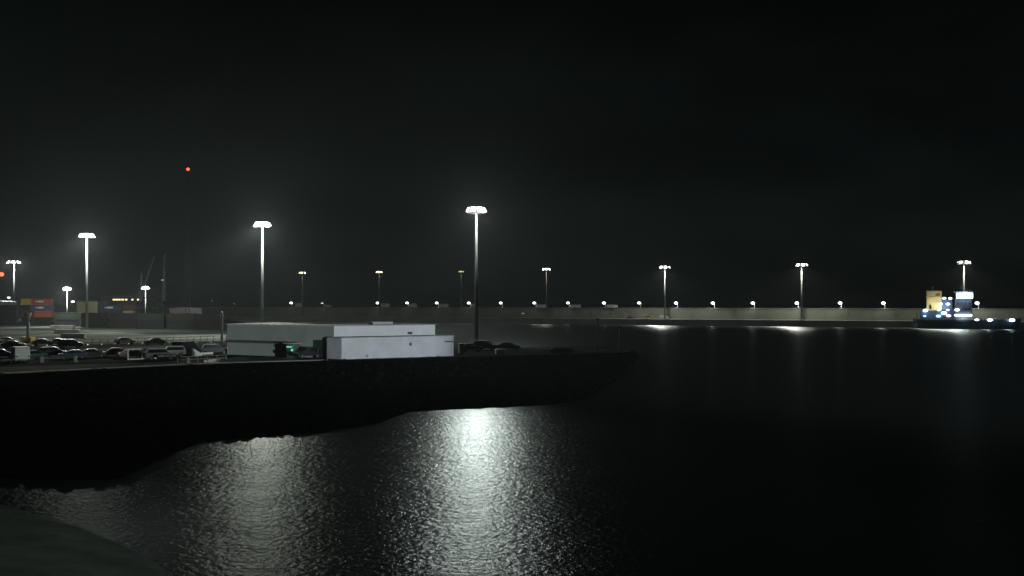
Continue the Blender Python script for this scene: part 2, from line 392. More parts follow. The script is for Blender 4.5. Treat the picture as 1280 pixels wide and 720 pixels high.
LP = 'short lamp posts on the sea wall'
WL = LB + 11 / NB.y + 1.0    # line just behind the coping
ordinal = ['first', 'second', 'third', 'fourth', 'fifth', 'sixth', 'seventh', 'eighth', 'ninth', 'tenth', 'eleventh', 'twelfth', 'thirteenth', 'fourteenth', 'fifteenth', 'sixteenth', 'seventeenth', 'eighteenth', 'nineteenth', 'twentieth']
lamps = [(267, 'small_dim', 0, 'd'), (295, 'small_dim', 0, 'd'), (366, 'small_white', 109, 'n'), (405, 'small_dim', 90, 'n'), (474, 'small_white', 134, 'n'), (511, 'small_white', 134, 'n'), (548, 'small_white', 142, 'n'),
         (588, 'small_white', 142, 'n'), (628, 'small_white', 126, 'n'), (670, 'small_white', 126, 'n'), (712, 'small_white', 142, 'n'), (757, 'small_white', 142, 'n'), (801, 'small_white', 142, 'n'),
         (847, 'small_bright', 700, 'b'), (893, 'small_bright', 800, 'b'), (943, 'small_bright', 800, 'b'), (998, 'small_bright', 800, 'b'), (1052, 'small_bright', 850, 'b'), (1106, 'small_bright', 850, 'b'), (1223, 'small_bright', 800, 'b')]
for i, (px, lens, pw, kd) in enumerate(lamps):
    X, Y = on_line(px, WL); z = ZZ(378.5 if kd != 'd' else (375.5 if px < 280 else 379.5), Y)
    where = {267: 'faint lamp post at the left end of the sea wall', 295: 'barely lit lamp post on the sea wall, second from the left',
             405: 'dim lamp post on the sea wall, fourth from the left', 998: 'bright lamp post on the sea wall right against a floodlight mast, seventeenth from the left',
             1223: 'bright lamp post on the sea wall above the foredeck of the ship'}.get(px)
    if where is None:
        where = ('gooseneck' if kd == 'n' else 'bright white') + ' lamp post on the sea wall, %s from the left' % ordinal[i]
    t = thing('wall_lamp', where, 'lamp post', (X, Y, WT + .45), ANG_B, LP)
    h = z - WT - .45
    b = MB(); b.tube((0, 0, 0), (0, 0, h * .72), .13, .1, 8)
    pts = [Vector((-.55 * math.sin(a) * .9 - 0, -.6 * math.sin(a), h * .72 + h * .25 * math.sin(a * 1.0))) for a in (0, .4, .8, 1.2, 1.57)]
    for p, q_ in zip(pts, pts[1:]): b.tube(p, q_, .1, n=6)
    b.build('post', 'white_paint', t)
    big = 1.0 if kd == 'n' else (1.35 if kd == 'b' else .8)
    b = MB(); b.ball((-.75, -1.0, h + .1), .62 * big, 2, (1.25, .9, .55)); hd = b.build('lamp_head', 'housing', t)
    b = MB(); b.ball((-.75, -1.05, h - .08), (.92 if kd == 'n' else .66) * big, 2, (1.15, .95, .75)); b.build('lens', lens, hd)
    if pw:
        wp = Vector((X, Y, 0)) + UB * (-.75) - NB * 2.0
        lamp('wall_lamp_source', (wp.x, wp.y, z - .75), pw, (1, 1, .93), .3)
# pale cabinets at the feet of the gooseneck lamps
for px, wpx, hpx, lab in ((373, 10, 4.5, 'white equipment cabinet at the foot of the leftmost bright wall lamp'), (410, 8, 2.2, 'low pale cabinet beside the dim wall lamp'),
                     (481, 11, 4.5, 'white cabinet beside the wall lamp under the second yellowish mast'), (516.5, 9, 4.5, 'white cabinet at the sea wall lamp between two masts, left of centre'), (554.5, 12, 4.2, 'white cabinet on the sea wall just left of the dimmest mast'),
                     (592, 7, 4.5, 'short white cabinet on the sea wall next to the tall quay mast'), (676, 13, 3.5, 'pale cabinet on the sea wall under the pale yellow mast'), (719, 13, 3.6, 'wide pale cabinet two wall lamps left of the coloured vehicles'), (765, 13, 3.6, 'wide pale cabinet one wall lamp left of the coloured vehicles')):
    X, Y = on_line(px, WL - 2.2); W_, H_ = wpx * Y / F, hpx * Y / F
    t = thing('equipment_cabinet', lab, 'cabinet', (X, Y, WT + .45), ANG_B, 'pale cabinets on the sea wall')
    b = MB(); b.box((0, .55, H_ / 2), (W_, 1.0, H_), bev=.05); b.build('body', 'white_paint', t)
    b = MB(); b.box((0, .55, H_ + .07), (W_ + .3, 1.25, .12)); b.build('lid', 'white_paint', t)
    b = MB(); b.box((-W_ * .22, .03, H_ * .48), (W_ * .4, .05, H_ * .8)); d_ = b.build('door', 'pale_wall', t)
    b = MB(); b.box((-W_ * .06, -.02, H_ * .5), (.08, .06, .25)); b.build('handle', 'dark_trim', d_)

# ------------------------------------------------------------------ vehicles
def make_car(name, paint, kind='car'):
    t = bpy.data.objects.new(name, None); COL.objects.link(t)
    if kind == 'van':
        prof = [(-2.5, .35), (2.35, .35), (2.5, .6), (2.45, 1.15), (1.75, 1.3), (1.1, 2.15), (.9, 2.3), (-2.35, 2.3), (-2.5, 2.1)]
        L_, wd = 2.5, 1.0; glass = [(1.62, 1.35), (1.08, 2.08), (.35, 2.08), (.35, 1.35)]; hl, tl = 2.42, -2.5
    elif kind == 'suv':
        prof = [(-2.2, .4), (2.2, .4), (2.25, .75), (2.1, 1.0), (1.15, 1.12), (.6, 1.7), (.3, 1.76), (-1.9, 1.74), (-2.15, 1.2), (-2.25, .8)]
        L_, wd = 2.2, .92; glass = [(1.02, 1.14), (.55, 1.62), (-1.8, 1.62), (-2.0, 1.14)]; hl, tl = 2.17, -2.2
    else:
        prof = [(-2.1, .32), (2.1, .32), (2.15, .6), (2.0, .82), (1.05, .94), (.4, 1.4), (.1, 1.45), (-.95, 1.43), (-1.6, .98), (-2.1, .9), (-2.15, .6)]
        L_, wd = 2.1, .86; glass = [(.95, .97), (.36, 1.33), (-.92, 1.34), (-1.42, .99)]; hl, tl = 2.06, -2.13
    b = MB(); b.side(prof, -wd, wd)
    bmesh.ops.bevel(b.bm, geom=[e for e in b.bm.edges], offset=.07, segments=2, affect='EDGES')
    o = b.build('body', paint, t)
    b = MB(); b.side(glass, -wd - .012, -wd + .03); b.side(glass, wd - .03, wd + .012); b.build('window', 'glass', t)
    for sx in (-1, 1):
        for sy in (-1, 1):
            cx, cyy = sx * L_ * .63, sy * (wd - .1)
            b = MB(); b.tube((cx, cyy - .12, .34), (cx, cyy + .12, .34), .34, n=16); wl = b.build('wheel', 'rubber', t)
            b = MB(); b.tube((cx, cyy + sy * .09, .34), (cx, cyy + sy * .135, .34), .21, n=12); b.build('rim', 'rim', wl)
    hz_ = .68 if kind == 'car' else .85
    for sy in (-1, 1):
        b = MB(); b.box((hl, sy * (wd - .25), hz_), (.12, .32, .16), bev=.02); b.build('headlight', 'rim', t)
        b = MB(); b.box((tl, sy * (wd - .2), hz_ + .08), (.1, .25, .2), bev=.02); b.build('tail_light', 'paint_red', t)
    return t
protos = {}
def car(kind, paint, px, py, rz, label, name='parked_car', group='vehicles parked on the quay', lit=None, z=QZ, pos=None):
    if kind not in protos:
        t = make_car(name, paint, kind); protos[kind] = t
    else:
        t = dup(protos[kind]); t.name = name
    p = pos if pos is not None else G(px, py); t.location = (p[0], p[1], z + .01); t.rotation_euler = (0, 0, rz)
    for ch in t.children:
        s = ch.name.split('.')[0]; m = None
        if s == 'body': m = M[paint]
        if lit and s == 'headlight' and 'h' in lit: m = M['head']
        if lit and s == 'tail_light' and 't' in lit: m = M['tail']
        if m: ch.material_slots[0].link = 'OBJECT'; ch.material_slots[0].material = m
    return tag(t, label, 'van' if kind == 'van' else 'car', group)
A0 = .45
car('car', 'paint_blue', 1, 447.5, A0, 'dark blue car cut by the left picture edge, beside the white van')
car('van', 'paint_white', 25, 452.2, A0 + PI / 2 + .2, 'white van parked end-on near the road, left of the teal car', 'parked_van')
car('car', 'teal', 43, 449.3, A0 + .5, 'teal green car parked close beside the white van')
car('suv', 'paint_black', 66, 447, A0, 'black off-roader right of the teal car')
car('car', 'paint_blue', 91, 448.6, A0 + PI, 'navy car parked between the black off-roader and the black saloon')
car('car', 'paint_black', 116, 447.0, A0, 'black saloon parked left of the car with lights on')
car('car', 'paint_red', 142, 445.6, A0 + PI, 'dark red car with its lights switched on', lit='ht')
car('car', 'paint_grey', 166, 447.2, A0 + .1, 'grey car behind the white gate frame', lit='t')
car('suv', 'paint_grey', 201, 449.5, A0, 'grey off-roader right of the white gate frame')
car('suv', 'paint_silver', 214, 446.0, A0 + PI, 'silver off-roader left of the black van')
car('van', 'paint_black', 232, 443.5, A0 + .9, 'black van left of the low white barrier', 'parked_van')
car('car', 'paint_white', 9, 429.5, A0, 'white car in the far row left of the yellow base')
car('car', 'paint_silver', 54, 432.2, A0, 'silver car in the far row right of the yellow base')
car('car', 'paint_silver', 71, 431.6, A0 + PI, 'silver car in the far row, second right of the yellow base')
car('car', 'paint_black', 17, 435, A0, 'black car in the far row just behind the white van')
car('suv', 'paint_black', 88, 435, A0, 'black off-roader in the far row near the quay mast')
car('car', 'paint_white', 156, 430.0, A0, 'white car in the far row behind the dark red car')
car('car', 'paint_grey', 193, 431.0, A0 + PI, 'grey car in the far row behind the grey off-roader')
car('suv', 'paint_black', 269, 442.8, A0, 'black off-roader parked against the left end of the grey wall')
car('suv', 'paint_black', 384, 447.6, A0 + PI + .3, 'black off-roader parked before the grey wall near the green lights')
car('suv', 'paint_black', 607, 437.5, -.2, 'black off-roader at the foot of the tallest mast')
car('car', 'paint_black', 636, 437.6, -.2, 'black car right of the tallest mast')
car('car', 'paint_black', 589, 439, .3, 'black car between the white building and the tallest mast')
for px, paint, kd, lab in ((788, 'paint_red', 'car', 'red car on the breakwater left of the yellow pickup'), (812, 'yellow', 'suv', 'yellow off-roader on the breakwater under the brightest left mast'), (830, 'paint_white', 'van', 'white van on the breakwater right of the yellow off-roader')):
    X, Y = on_line(px, LB + 5); car(kd, paint, 0, 0, ANG_B, lab, 'parked_van' if kd == 'van' else 'parked_car', 'vehicles parked on the breakwater', z=3.6, pos=(X, Y))

# ------------------------------------------------------------------ white building
c0 = G(427, 449.3); c1 = G(567, 445.0); cu0 = G(408, 446.9); cl = G(284, 443.2)
u = (c1 - c0).normalized(); nrm = Vector((u.y, -u.x, 0))          # front normal, towards us
t = thing('harbour_building', 'low white flat-roofed harbour building at the quay edge', 'building', (0, 0, QZ))
def xy(v): return (v.x, v.y)
lowH, upH = 3.32, 5.15
ub0 = cu0 + Vector((0, 0, 0)); ub1 = ub0 + u * ((c1 - c0).length * .955)
Yb = ub1
lf0 = ub0 + (c0 - ub0) * 1.0
# front lower block
poly = [xy(c0), xy(c1), xy(c1 - nrm * 2.2), xy(c0 - nrm * 2.2)]
b = MB(); b.prism([xy(c0 + nrm * 0), xy(c1), xy(c1 - nrm * 3.0), xy(c0 - nrm * 3.0 - u * 1.5)], 0, lowH); lw = b.build('front_block', 'pale_wall', t)
b = MB(); b.prism([xy(c0 + nrm * .12 - u * .12), xy(c1 + nrm * .12 + u * .12), xy(c1 - nrm * 2.9 + u * .12), xy(c0 - nrm * 2.9 - u * 1.3)], lowH + .003, lowH + .14); b.build('roof', 'white_roof', lw)
# upper block behind it
uf0, uf1 = c0 - nrm * 3.02 - u * .35, c1 - nrm * 3.02 - u * 2.1
b = MB(); b.prism([xy(uf0), xy(uf1), xy(uf1 - nrm * 9), xy(uf0 - nrm * 9)], 0, upH); ubk = b.build('rear_block', 'white_wall', t)
b = MB(); b.prism([xy(uf0 + nrm * .1), xy(uf1 + nrm * .1 + u * .1), xy(uf1 - nrm * 9.1), xy(uf0 - nrm * 9.1)], upH + .003, upH + .13); b.build('roof', 'white_roof', ubk)
m_ = uf0.lerp(uf1, .5)
b = MB(); ang = math.atan2(u.y, u.x)
b.box((m_.x - nrm.x * 2.5, m_.y - nrm.y * 2.5, upH + .38), (3.6, 2.2, .5), ang, bev=.05); b.build('roof_vent', 'white_roof', ubk)
# grey left wing
lw1 = uf0 - u * .003 + nrm * .02
wl_ = (lw1 - cl); wn = Vector((wl_.y, -wl_.x, 0)).normalized()
back_ = [xy(lw1 - nrm * 9), xy(cl - wn * 13)]
b = MB(); b.prism([xy(cl), xy(lw1), *back_], 0, upH - .05); gw = b.build('left_wing', 'grey_wall', t)
b = MB(); b.prism([xy(cl + wn * .18), xy(lw1 + wn * .18), *back_], upH - .047, upH + .17); b.build('roof', 'white_roof', gw)
wa = math.atan2(wl_.y, wl_.x); wlen = wl_.length
def onwing(s, off, z): p = cl + wl_ * s + wn * off; return (p.x, p.y, z)
b = MB(); b.box(onwing(.30, .45, 2.35), (wlen * .58, .7, .4), wa); b.build('canopy', 'awning', gw)
b = MB(); b.box(onwing(.89, .05, 1.45), (wlen * .13, .12, 2.9), wa); dr = b.build('garage_door', 'dark_trim', gw)
b = MB()
for k in range(5): b.box(onwing(.89, .125, .4 + k * .55), (wlen * .125, .03, .06), wa)
b.build('door_rib', 'awning', dr)
def onfront(s, off, z, base=c0, end=c1): p = base.lerp(end, s) + nrm * off; return (p.x, p.y, z)
b = MB(); b.box(onfront(.60, .07, 2.15), (.35, .16, .45), ang, bev=.03); b.tube(onfront(.60, .07, 2.35), onfront(.60, .3, 2.45), .05); b.build('wall_lamp', 'dark_trim', lw)
b = MB(); b.box(onfront(.215, .06, .45), (.4, .14, .4), ang); b.build('meter_box', 'housing', lw)
b = MB(); b.box(onfront(.955, .08, 2.45), (1.5, .14, .18), ang); b.build('rail_bracket', 'dark_trim', lw)
b = MB(); b.box(onfront(.74, .08, lowH + .55, uf0, uf1), (.75, .2, .4), ang, bev=.03); b.build('air_unit', 'dark_trim', ubk)

# illuminated green sign on a small dark kiosk in front of the wing
kp_ = G(366, 447.2)
t = thing('ticket_kiosk', 'small dark kiosk with green lights before the grey wall', 'kiosk', (kp_.x, kp_.y, QZ), wa)
b = MB(); b.box((0, 0, 1.15), (1.5, 1.3, 2.3), bev=.04); b.build('body', 'awning', t)
b = MB(); b.box((0, -.1, 2.38), (2.4, 1.9, .14)); b.build('roof', 'grey_wall', t)
b = MB(); b.box((-.1, -.79, 1.8), (1.05, .06, .22)); b.build('green_light', 'green_light', t)
b = MB(); b.box((.5, -.79, 1.3), (.36, .06, .36)); b.build('green_light', 'green_light', t)
b = MB(); b.box((-.1, -.77, .85), (1.5, .04, .5)); b.build('counter', 'brown_box', t)
lamp('green_sign_source', (kp_.x + .2, kp_.y - 1.6, QZ + 1.7), 14, (.1, 1, .55), .2)

# floodlight standing out of frame to the right that lights the building front
sp = bpy.data.lights.new('shore_floodlight', 'SPOT'); sp.energy = 400000; sp.color = (.87, .95, 1); sp.spot_size = math.radians(15); sp.spot_blend = .6; sp.shadow_soft_size = .05
so = bpy.data.objects.new('shore_floodlight', sp); COL.objects.link(so); so.location = (60, 12, 6.5)
bd = Vector((-.546, .838)); bn = Vector((.838, .546)); pp = Vector((60, 12))
pm = MB().prism([pp + bd * 4 - bn * 25, pp + bd * 4 + bn * 25, pp - bd * 40 + bn * 25, pp - bd * 40 - bn * 25], -3, 6.4)  # unseen slab added so its edge cuts the flood beam off the water
tag(pm.build('beam_cutoff_slab', 'concrete'), kind='structure')
tgt = Vector((-30, 150, 9.5)); so.rotation_euler = (tgt - so.location).to_track_quat('-Z', 'Y').to_euler()

for nm, loc, tg_, pw, an in (('shore_floodlight', (60, 12.3, 6.5), (-80, 150, 10.5), 230000, 23), ('promenade_light', (-34, 24, 14), (-29, 37, 2), 1400, 66)):
    l2 = bpy.data.lights.new(nm, 'SPOT'); l2.energy = pw; l2.color = (.9, 1, .93); l2.spot_size = math.radians(an); l2.spot_blend = .8; l2.shadow_soft_size = .05
    o2 = bpy.data.objects.new(nm, l2); COL.objects.link(o2); o2.location = loc; o2.rotation_euler = (Vector(tg_) - o2.location).to_track_quat('-Z', 'Y').to_euler()

# ------------------------------------------------------------------ quay furniture
def railing(a, c, h, label, name, rails=(1.0, .5), posts=4, m='white_paint', cat='railing', r=.05, group=None):
    t = thing(name, label, cat, (a.x, a.y, QZ), math.atan2((c - a).y, (c - a).x), group); Ln = (c - a).length
    for k in range(posts):
        b = MB(); x = Ln * k / (posts - 1); b.tube((x, 0, 0), (x, 0, h), r * 1.25, n=8); b.build('post', m, t)
    for rr in rails:
        b = MB(); b.box((Ln / 2, 0, h * rr - r), (Ln, r * 1.6, r * 2)); b.build('rail', m, t)
    return t
railing(G(160, 450.2), G(195, 448.6), 1.75, 'white metal gate frame standing before the grey car', 'gate', (1.0, .12), 3, cat='gate', r=.09)
railing(G(222, 454), G(283, 450.8), .95, 'low grey guard rail by the road, left of the white building', 'guard_rail', (1.0, .55), 6, 'steel')
railing(G(96, 434.5), G(283, 428.5), 1.6, 'long pale fence behind the parked cars, left of the white building', 'fence', (1.0, .6, .2), 22, 'steel', 'fence', .04)
railing(G(2, 454.5), G(80, 451.5), .55, 'low guard rail along the road in front of the white van', 'guard_rail', (1.0,), 8, 'dark_steel')
railing(G(655, 440.8), G(786, 439.6), .9, 'low pale railing along the narrow pier right of the building', 'railing', (1.0, .5), 14, 'steel')
p0, p1 = G(241, 445.6), G(266, 444.4)
t = thing('barrier', 'low white boom barrier lying between black van and grey wall', 'barrier', (p0.x, p0.y, QZ), math.atan2((p1 - p0).y, (p1 - p0).x)); Ln = (p1 - p0).length
b = MB(); b.box((Ln / 2, 0, .42), (Ln, .3, .36), bev=.04); b.build('boom', 'white_paint', t)
b = MB(); b.side([(0, 0), (1.5, .0), (1.5, .4), (0, 1.35)], -.3, .3); b.build('pedestal', 'white_paint', t)
b = MB(); b.box((Ln - .2, 0, .12), (.3, .4, .24)); b.build('foot', 'dark_steel', t)
# slim pale post at the left end of the building
p = G(277.5, 428)
t = thing('flag_pole', 'slim pale post standing at the left end of the white building', 'post', (p.x, p.y, QZ))
hh = ZZ(391, p.y) - QZ
b = MB(); b.tube((0, 0, .2), (0, 0, hh), .26, .24, 12); b.build('pole', 'white_paint', t, True)
b = MB(); b.tube((0, 0, 0), (0, 0, .25), .5, .45, 12); b.build('base', 'concrete', t)
b = MB(); b.ball((0, 0, hh + .1), .28, 2); b.build('cap', 'white_paint', t)
# post on yellow base
p = G(35, 428.5)
t = thing('gate_post', 'pale post with wide head on a yellow and orange base', 'post', (p.x, p.y, QZ))
hh = ZZ(391, p.y) - QZ
b = MB(); b.tube((0, 0, 1.3), (0, 0, hh * .72), .34, .34, 12); b.tube((0, 0, hh * .72), (0, 0, hh), .34, .75, 12); b.build('pole', 'steel', t, True)
b = MB(); b.box((0, 0, .86), (2.3, 2.0, .85), bev=.1); b.build('base', 'yellow', t)
b = MB(); b.box((0, 0, .22), (1.9, 1.7, .44), bev=.05); b.build('foot', 'orange', t)
# stacked slabs right of the containers
for k, (x, y) in enumerate(((78, 411), (84, 417), (92, 423))):
    p = G(x, y)
    t = thing('slab_stack', ['low stack of grey slabs nearest the container stack', 'low stack of grey slabs in the middle of its row of three', 'low stack of grey slabs nearest the far parked cars'][k], 'slabs', (p.x, p.y, QZ), .2, 'slab stacks right of the containers')
    b = MB()
    for j in range(3): b.box((random.uniform(-.1, .1), 0, .2 + j * .42), (7.5 - k, 2.4, .34), bev=.03)
    b.build('slab', 'concrete', t)
    b = MB()
    for j in range(3):
        for s in (-1, 1): b.box((s * 2, 0, .02 + j * .42), (.2, 2.2, .07))
    b.build('spacer', 'brown_box', t)
# bollards near the road and things by the pier
for px, py, lab in ((52, 453.6, 'grey bollard by the road in front of the black off-roader'), (94, 452.6, 'grey bollard by the road in front of the navy car'), (235, 455.2, 'pale green bollard at the quay edge below the black van')):
    p = G(px, py)
    t = thing('bollard', lab, 'bollard', (p.x, p.y, QZ), 0, 'bollards along the quay road')
    b = MB(); b.tube((0, 0, 0), (0, 0, .75), .3, .24, 12); b.ball((0, 0, .78), .33, 2, (1, 1, .6)); b.build('body', 'concrete', t, True)
    b = MB(); b.tube((0, 0, 0), (0, 0, .08), .45, .45, 12); b.build('base', 'dark_steel', t)
def cabinet(px, py, w_, h_, m, label):
    p = G(px, py); t = thing('electrical_cabinet', label, 'cabinet', (p.x, p.y, QZ), .3, 'cabinets by the pier')
    b = MB(); b.box((0, 0, h_ / 2), (w_, .8, h_), bev=.04); b.build('body', m, t)
    b = MB(); b.box((0, 0, h_ + .05), (w_ + .15, .95, .1)); b.build('lid', m, t)
    b = MB(); b.box((0, -.42, h_ * .5), (w_ * .8, .04, h_ * .8)); d_ = b.build('door', m, t)
    b = MB(); b.box((w_ * .3, -.46, h_ * .5), (.06, .05, .2)); b.build('handle', 'dark_trim', d_)
cabinet(577, 441.8, 1.0, 1.7, 'housing', 'upright grey cabinet right of the white building')
cabinet(625, 442.4, 1.6, .75, 'white_paint', 'low white cabinet right of the tallest mast at the pier root')
p = G(702, 441.2)
t = thing('moored_launch', 'dark overturned dinghy lying on the pier', 'dinghy', (p.x, p.y, QZ + .05), -.1)
b = MB(); b.side([(-2, 0), (1.8, 0), (2.4, .3), (1.6, .75), (-1.6, .75), (-2.1, .4)], -.7, .7); bmesh.ops.bevel(b.bm, geom=list(b.bm.edges), offset=.15, segments=2, affect='EDGES'); b.build('hull', 'paint_green', t)
b = MB(); b.box((0, 0, .8), (3.2, .1, .1)); b.build('keel', 'brown_box', t)
for px, py, top, lab in ((747, 439.6, 399, 'thin dark pole on the narrow pier, nearer the building'), (775, 439.6, 409, 'thin dark pole at the tip of the narrow pier')):
    p = G(px, py); t = thing('navigation_pole', lab, 'pole', (p.x, p.y, QZ), 0, 'poles on the pier')
    hh = ZZ(top, p.y) - QZ
    b = MB(); b.tube((0, 0, 0), (0, 0, hh), .12, .09, 8); b.build('pole', 'dark_steel', t)
    b = MB(); b.box((0, 0, hh), (.5, .5, .3)); b.build('lantern', 'dark_steel', t)

# ------------------------------------------------------------------ container yard on the left
def container(paint, loc, rz, label, L_=12.2, mark=False, group='shipping containers in the yard'):
    W_, H_ = 2.44, 2.6
    t = thing('shipping_container', label, 'container', loc, rz, group)
    b = MB(); b.box((0, 0, H_ / 2), (L_ - .12, W_ - .1, H_ - .12))
    n = int(L_ / .6)
    for k in range(n):
        x = -L_ / 2 + .35 + k * (L_ - .7) / (n - 1)
        for s in (-1, 1): b.box((x, s * (W_ / 2 - .045), H_ / 2), (.25, .06, H_ - .4))
    b.build('body', paint, t)
    b = MB()
    for sx in (-1, 1):
        for sy in (-1, 1): b.box((sx * (L_ / 2 - .08), sy * (W_ / 2 - .08), H_ / 2), (.16, .16, H_))
    for sy in (-1, 1):
        for z in (.08, H_ - .08): b.box((0, sy * (W_ / 2 - .06), z), (L_ - .34, .12, .15))
    b.build('frame', paint, t)
    b = MB(); b.box((L_ / 2 - .02, -.56, H_ / 2), (.05, 1.08, H_ - .4)); b.box((L_ / 2 - .02, .56, H_ / 2), (.05, 1.08, H_ - .4)); d = b.build('door', paint, t)
    b = MB()
    for y in (-.8, -.3, .3, .8): b.tube((L_ / 2 + .03, y, .3), (L_ / 2 + .03, y, H_ - .3), .03, n=6)
    b.build('lock_bar', 'steel', d)
    if mark:
        b = MB(); b.box((.1, -W_ / 2 - .01, H_ * .55), (2.6, .03, .8)); b.box((-1.9, -W_ / 2 - .01, H_ * .55), (.7, .03, .5)); b.build('logo_panel', 'white_paint', t)
    return t
YC = 384
def stack_at(px, k, paint, label, L_, mark=False, Y=YC, rz=-.05, z0=QZ): return container(paint, (XY(px, Y), Y, z0 + k * 2.66), rz, label, L_, mark)
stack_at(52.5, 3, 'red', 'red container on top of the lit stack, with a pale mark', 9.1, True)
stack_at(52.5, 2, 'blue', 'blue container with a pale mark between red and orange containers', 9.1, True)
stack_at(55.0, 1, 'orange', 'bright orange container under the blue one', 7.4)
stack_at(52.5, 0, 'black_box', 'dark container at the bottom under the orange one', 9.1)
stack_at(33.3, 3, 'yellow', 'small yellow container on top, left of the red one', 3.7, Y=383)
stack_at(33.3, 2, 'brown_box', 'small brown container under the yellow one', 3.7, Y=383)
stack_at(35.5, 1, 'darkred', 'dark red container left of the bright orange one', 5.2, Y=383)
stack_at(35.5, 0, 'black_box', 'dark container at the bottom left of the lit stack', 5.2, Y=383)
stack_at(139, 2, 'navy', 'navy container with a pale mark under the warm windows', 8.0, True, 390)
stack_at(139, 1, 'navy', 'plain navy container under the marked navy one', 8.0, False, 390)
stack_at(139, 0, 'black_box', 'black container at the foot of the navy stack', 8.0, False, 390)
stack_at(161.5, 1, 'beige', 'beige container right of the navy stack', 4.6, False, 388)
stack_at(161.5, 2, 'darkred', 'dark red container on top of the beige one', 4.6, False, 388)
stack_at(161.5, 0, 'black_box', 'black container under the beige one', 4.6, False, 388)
dk = ['black_box', 'green_box', 'brown_box']
for i, (px, n, Y, lab) in enumerate(((86, 2, 330, 'right of the lit stack'), (120, 2, 318, 'behind the third quay mast'), (156, 2, 312, 'below the beige container'), (190, 2, 306, 'under the second yard mast'), (227, 2, 300, 'before the pale lit wall'), (262, 2, 292, 'left of the slim post'), (8, 3, 380, 'at the left picture edge'))):
    for k in range(n):
        stack_at(px, k, dk[(i + k) % 3], ['lower', 'upper', 'topmost'][k] + ' dark container in the unlit stack ' + lab, 9.6, False, Y)
# far low buildings
def shed(px0, px1, top, Y, m, label, name='warehouse', roofm='dark_steel'):
    x0, x1 = XY(px0, Y), XY(px1, Y); H = ZZ(top, Y) - QZ; W_ = x1 - x0
    t = thing(name, label, 'building', ((x0 + x1) / 2, Y + 6, QZ))
    b = MB(); b.box((0, 0, H / 2), (W_, 12, H)); b.build('wall', m, t)
    b = MB(); b.side([(-W_ / 2 - .3, H + .003), (W_ / 2 + .3, H + .003), (W_ / 2 + .3, H + .35), (0, H + .9), (-W_ / 2 - .3, H + .35)], -6.4, 6.4); b.build('roof', roofm, t)
    b = MB(); b.box((0, -6.04, 1.9), (3.6, .08, 3.8)); b.build('door', 'dark_trim', t)
    return t, W_, H
t, W_, H = shed(126, 176, 371.5, 470, 'black_box', 'dark far building with a row of warm lit windows', 'office_building')
for px in (136, 139.5, 143, 147, 151.5, 159.5, 166.5):
    b = MB(); x = XY(px, 464) - t.location.x; b.box((x, -6.05, ZZ(374.5, 464) - QZ), (1.25 if px < 155 else 1.0, .1, .8)); wd_ = b.build('window', 'warm_window', t)
    b = MB(); b.box((x, -6.08, ZZ(374.5, 464) - QZ - .52), (1.6, .14, .1)); b.build('sill', 'dark_trim', wd_)
shed(96, 122, 377.0, 450, 'beige', 'pale yellowish lit shed behind the third quay mast')
shed(212, 252, 386.2, 430, 'concrete', 'low pale lit wall of a shed left of the slim post', roofm='concrete')
shed(-14, 4, 378, 430, 'concrete', 'pale shed at the left picture edge')
for px, py, Y, pw, c in ((109, 379, 440, 700, (1, 1, .75)), (228, 386, 418, 500, (.95, 1, .9)), (-2, 381, 420, 500, (1, 1, .9))):
    lamp('shed_lamp_source', (XY(px, Y), Y, ZZ(py - 4, Y)), pw, c, .3)
# small yard lights: poles with a glowing head
for px, py, Y, lens, lab, s in ((11, 372, 400, 'small_white', 'small white yard lamp left of the container stack', .5), (91, 377, 400, 'small_white', 'small white yard lamp right of the first short mast', .6), (203.3, 350, 380, 'small_dim', 'small faint yard lamp high right of the second short mast', .55), (653.5, 391.7, 540, 'small_dim', 'tiny lamp on the breakwater left of the pale yellow mast', .7)):
    base = QZ if Y < 500 else 3.6; t = thing('yard_lamp', lab, 'lamp post', (XY(px, Y), Y, base), 0, 'small lamp posts in the yard'); h = ZZ(py, Y) - base
    b = MB(); b.tube((0, 0, 0), (0, 0, h - s * .4), .13, .09, 8); b.build('post', 'dark_steel', t)
    b = MB(); b.ball((0, 0, h), s, 2, (1.25, 1, .7)); b.build('lens', lens, t)
    b = MB(); b.tube((0, 0, h + s * .5), (0, 0, h + s * .75), s * 1.3, s * .7, 10); b.build('lamp_head', 'dark_steel', t)
# crane towers (dark) and beacons
def lattice(name, label, cat, px, top, Y, w0, w1, m='dark_steel', base=QZ, beacon=None, bm_='red_light', br=.6):
    H = ZZ(top, Y) - base; t = thing(name, label, cat, (XY(px, Y), Y, base))
    b = MB(); n = max(6, int(H / 3.2)); cs = []
    for k in range(n + 1):
        s = (w0 + (w1 - w0) * k / n) / 2; cs.append([Vector((sx * s, sy * s, H * k / n)) for sx, sy in ((-1, -1), (1, -1), (1, 1), (-1, 1))])
    for k in range(n):
        for j in range(4):
            b.tube(cs[k][j], cs[k + 1][j], .07, n=5); b.tube(cs[k][j], cs[k + 1][(j + 1) % 4], .035, n=4); b.tube(cs[k + 1][j], cs[k + 1][(j + 1) % 4], .035, n=4)
    b.build('lattice', m, t)
    b = MB(); b.box((0, 0, .25), (w0 + 1, w0 + 1, .5)); b.build('base', 'concrete', t)
    if beacon:
        b = MB(); b.ball((0, 0, H + br), br, 2); b.build('beacon', bm_, t)
    return t
lattice('lattice_tower', 'tall slender dark tower with a red beacon on top', 'tower', 235, 213.5, 430, 2.0, .8, beacon=True, br=.75)
lattice('lattice_tower', 'dark tower at the left picture edge with an orange red light', 'tower', 2, 345.5, 400, 2.4, 1.4, beacon=True, br=.95)
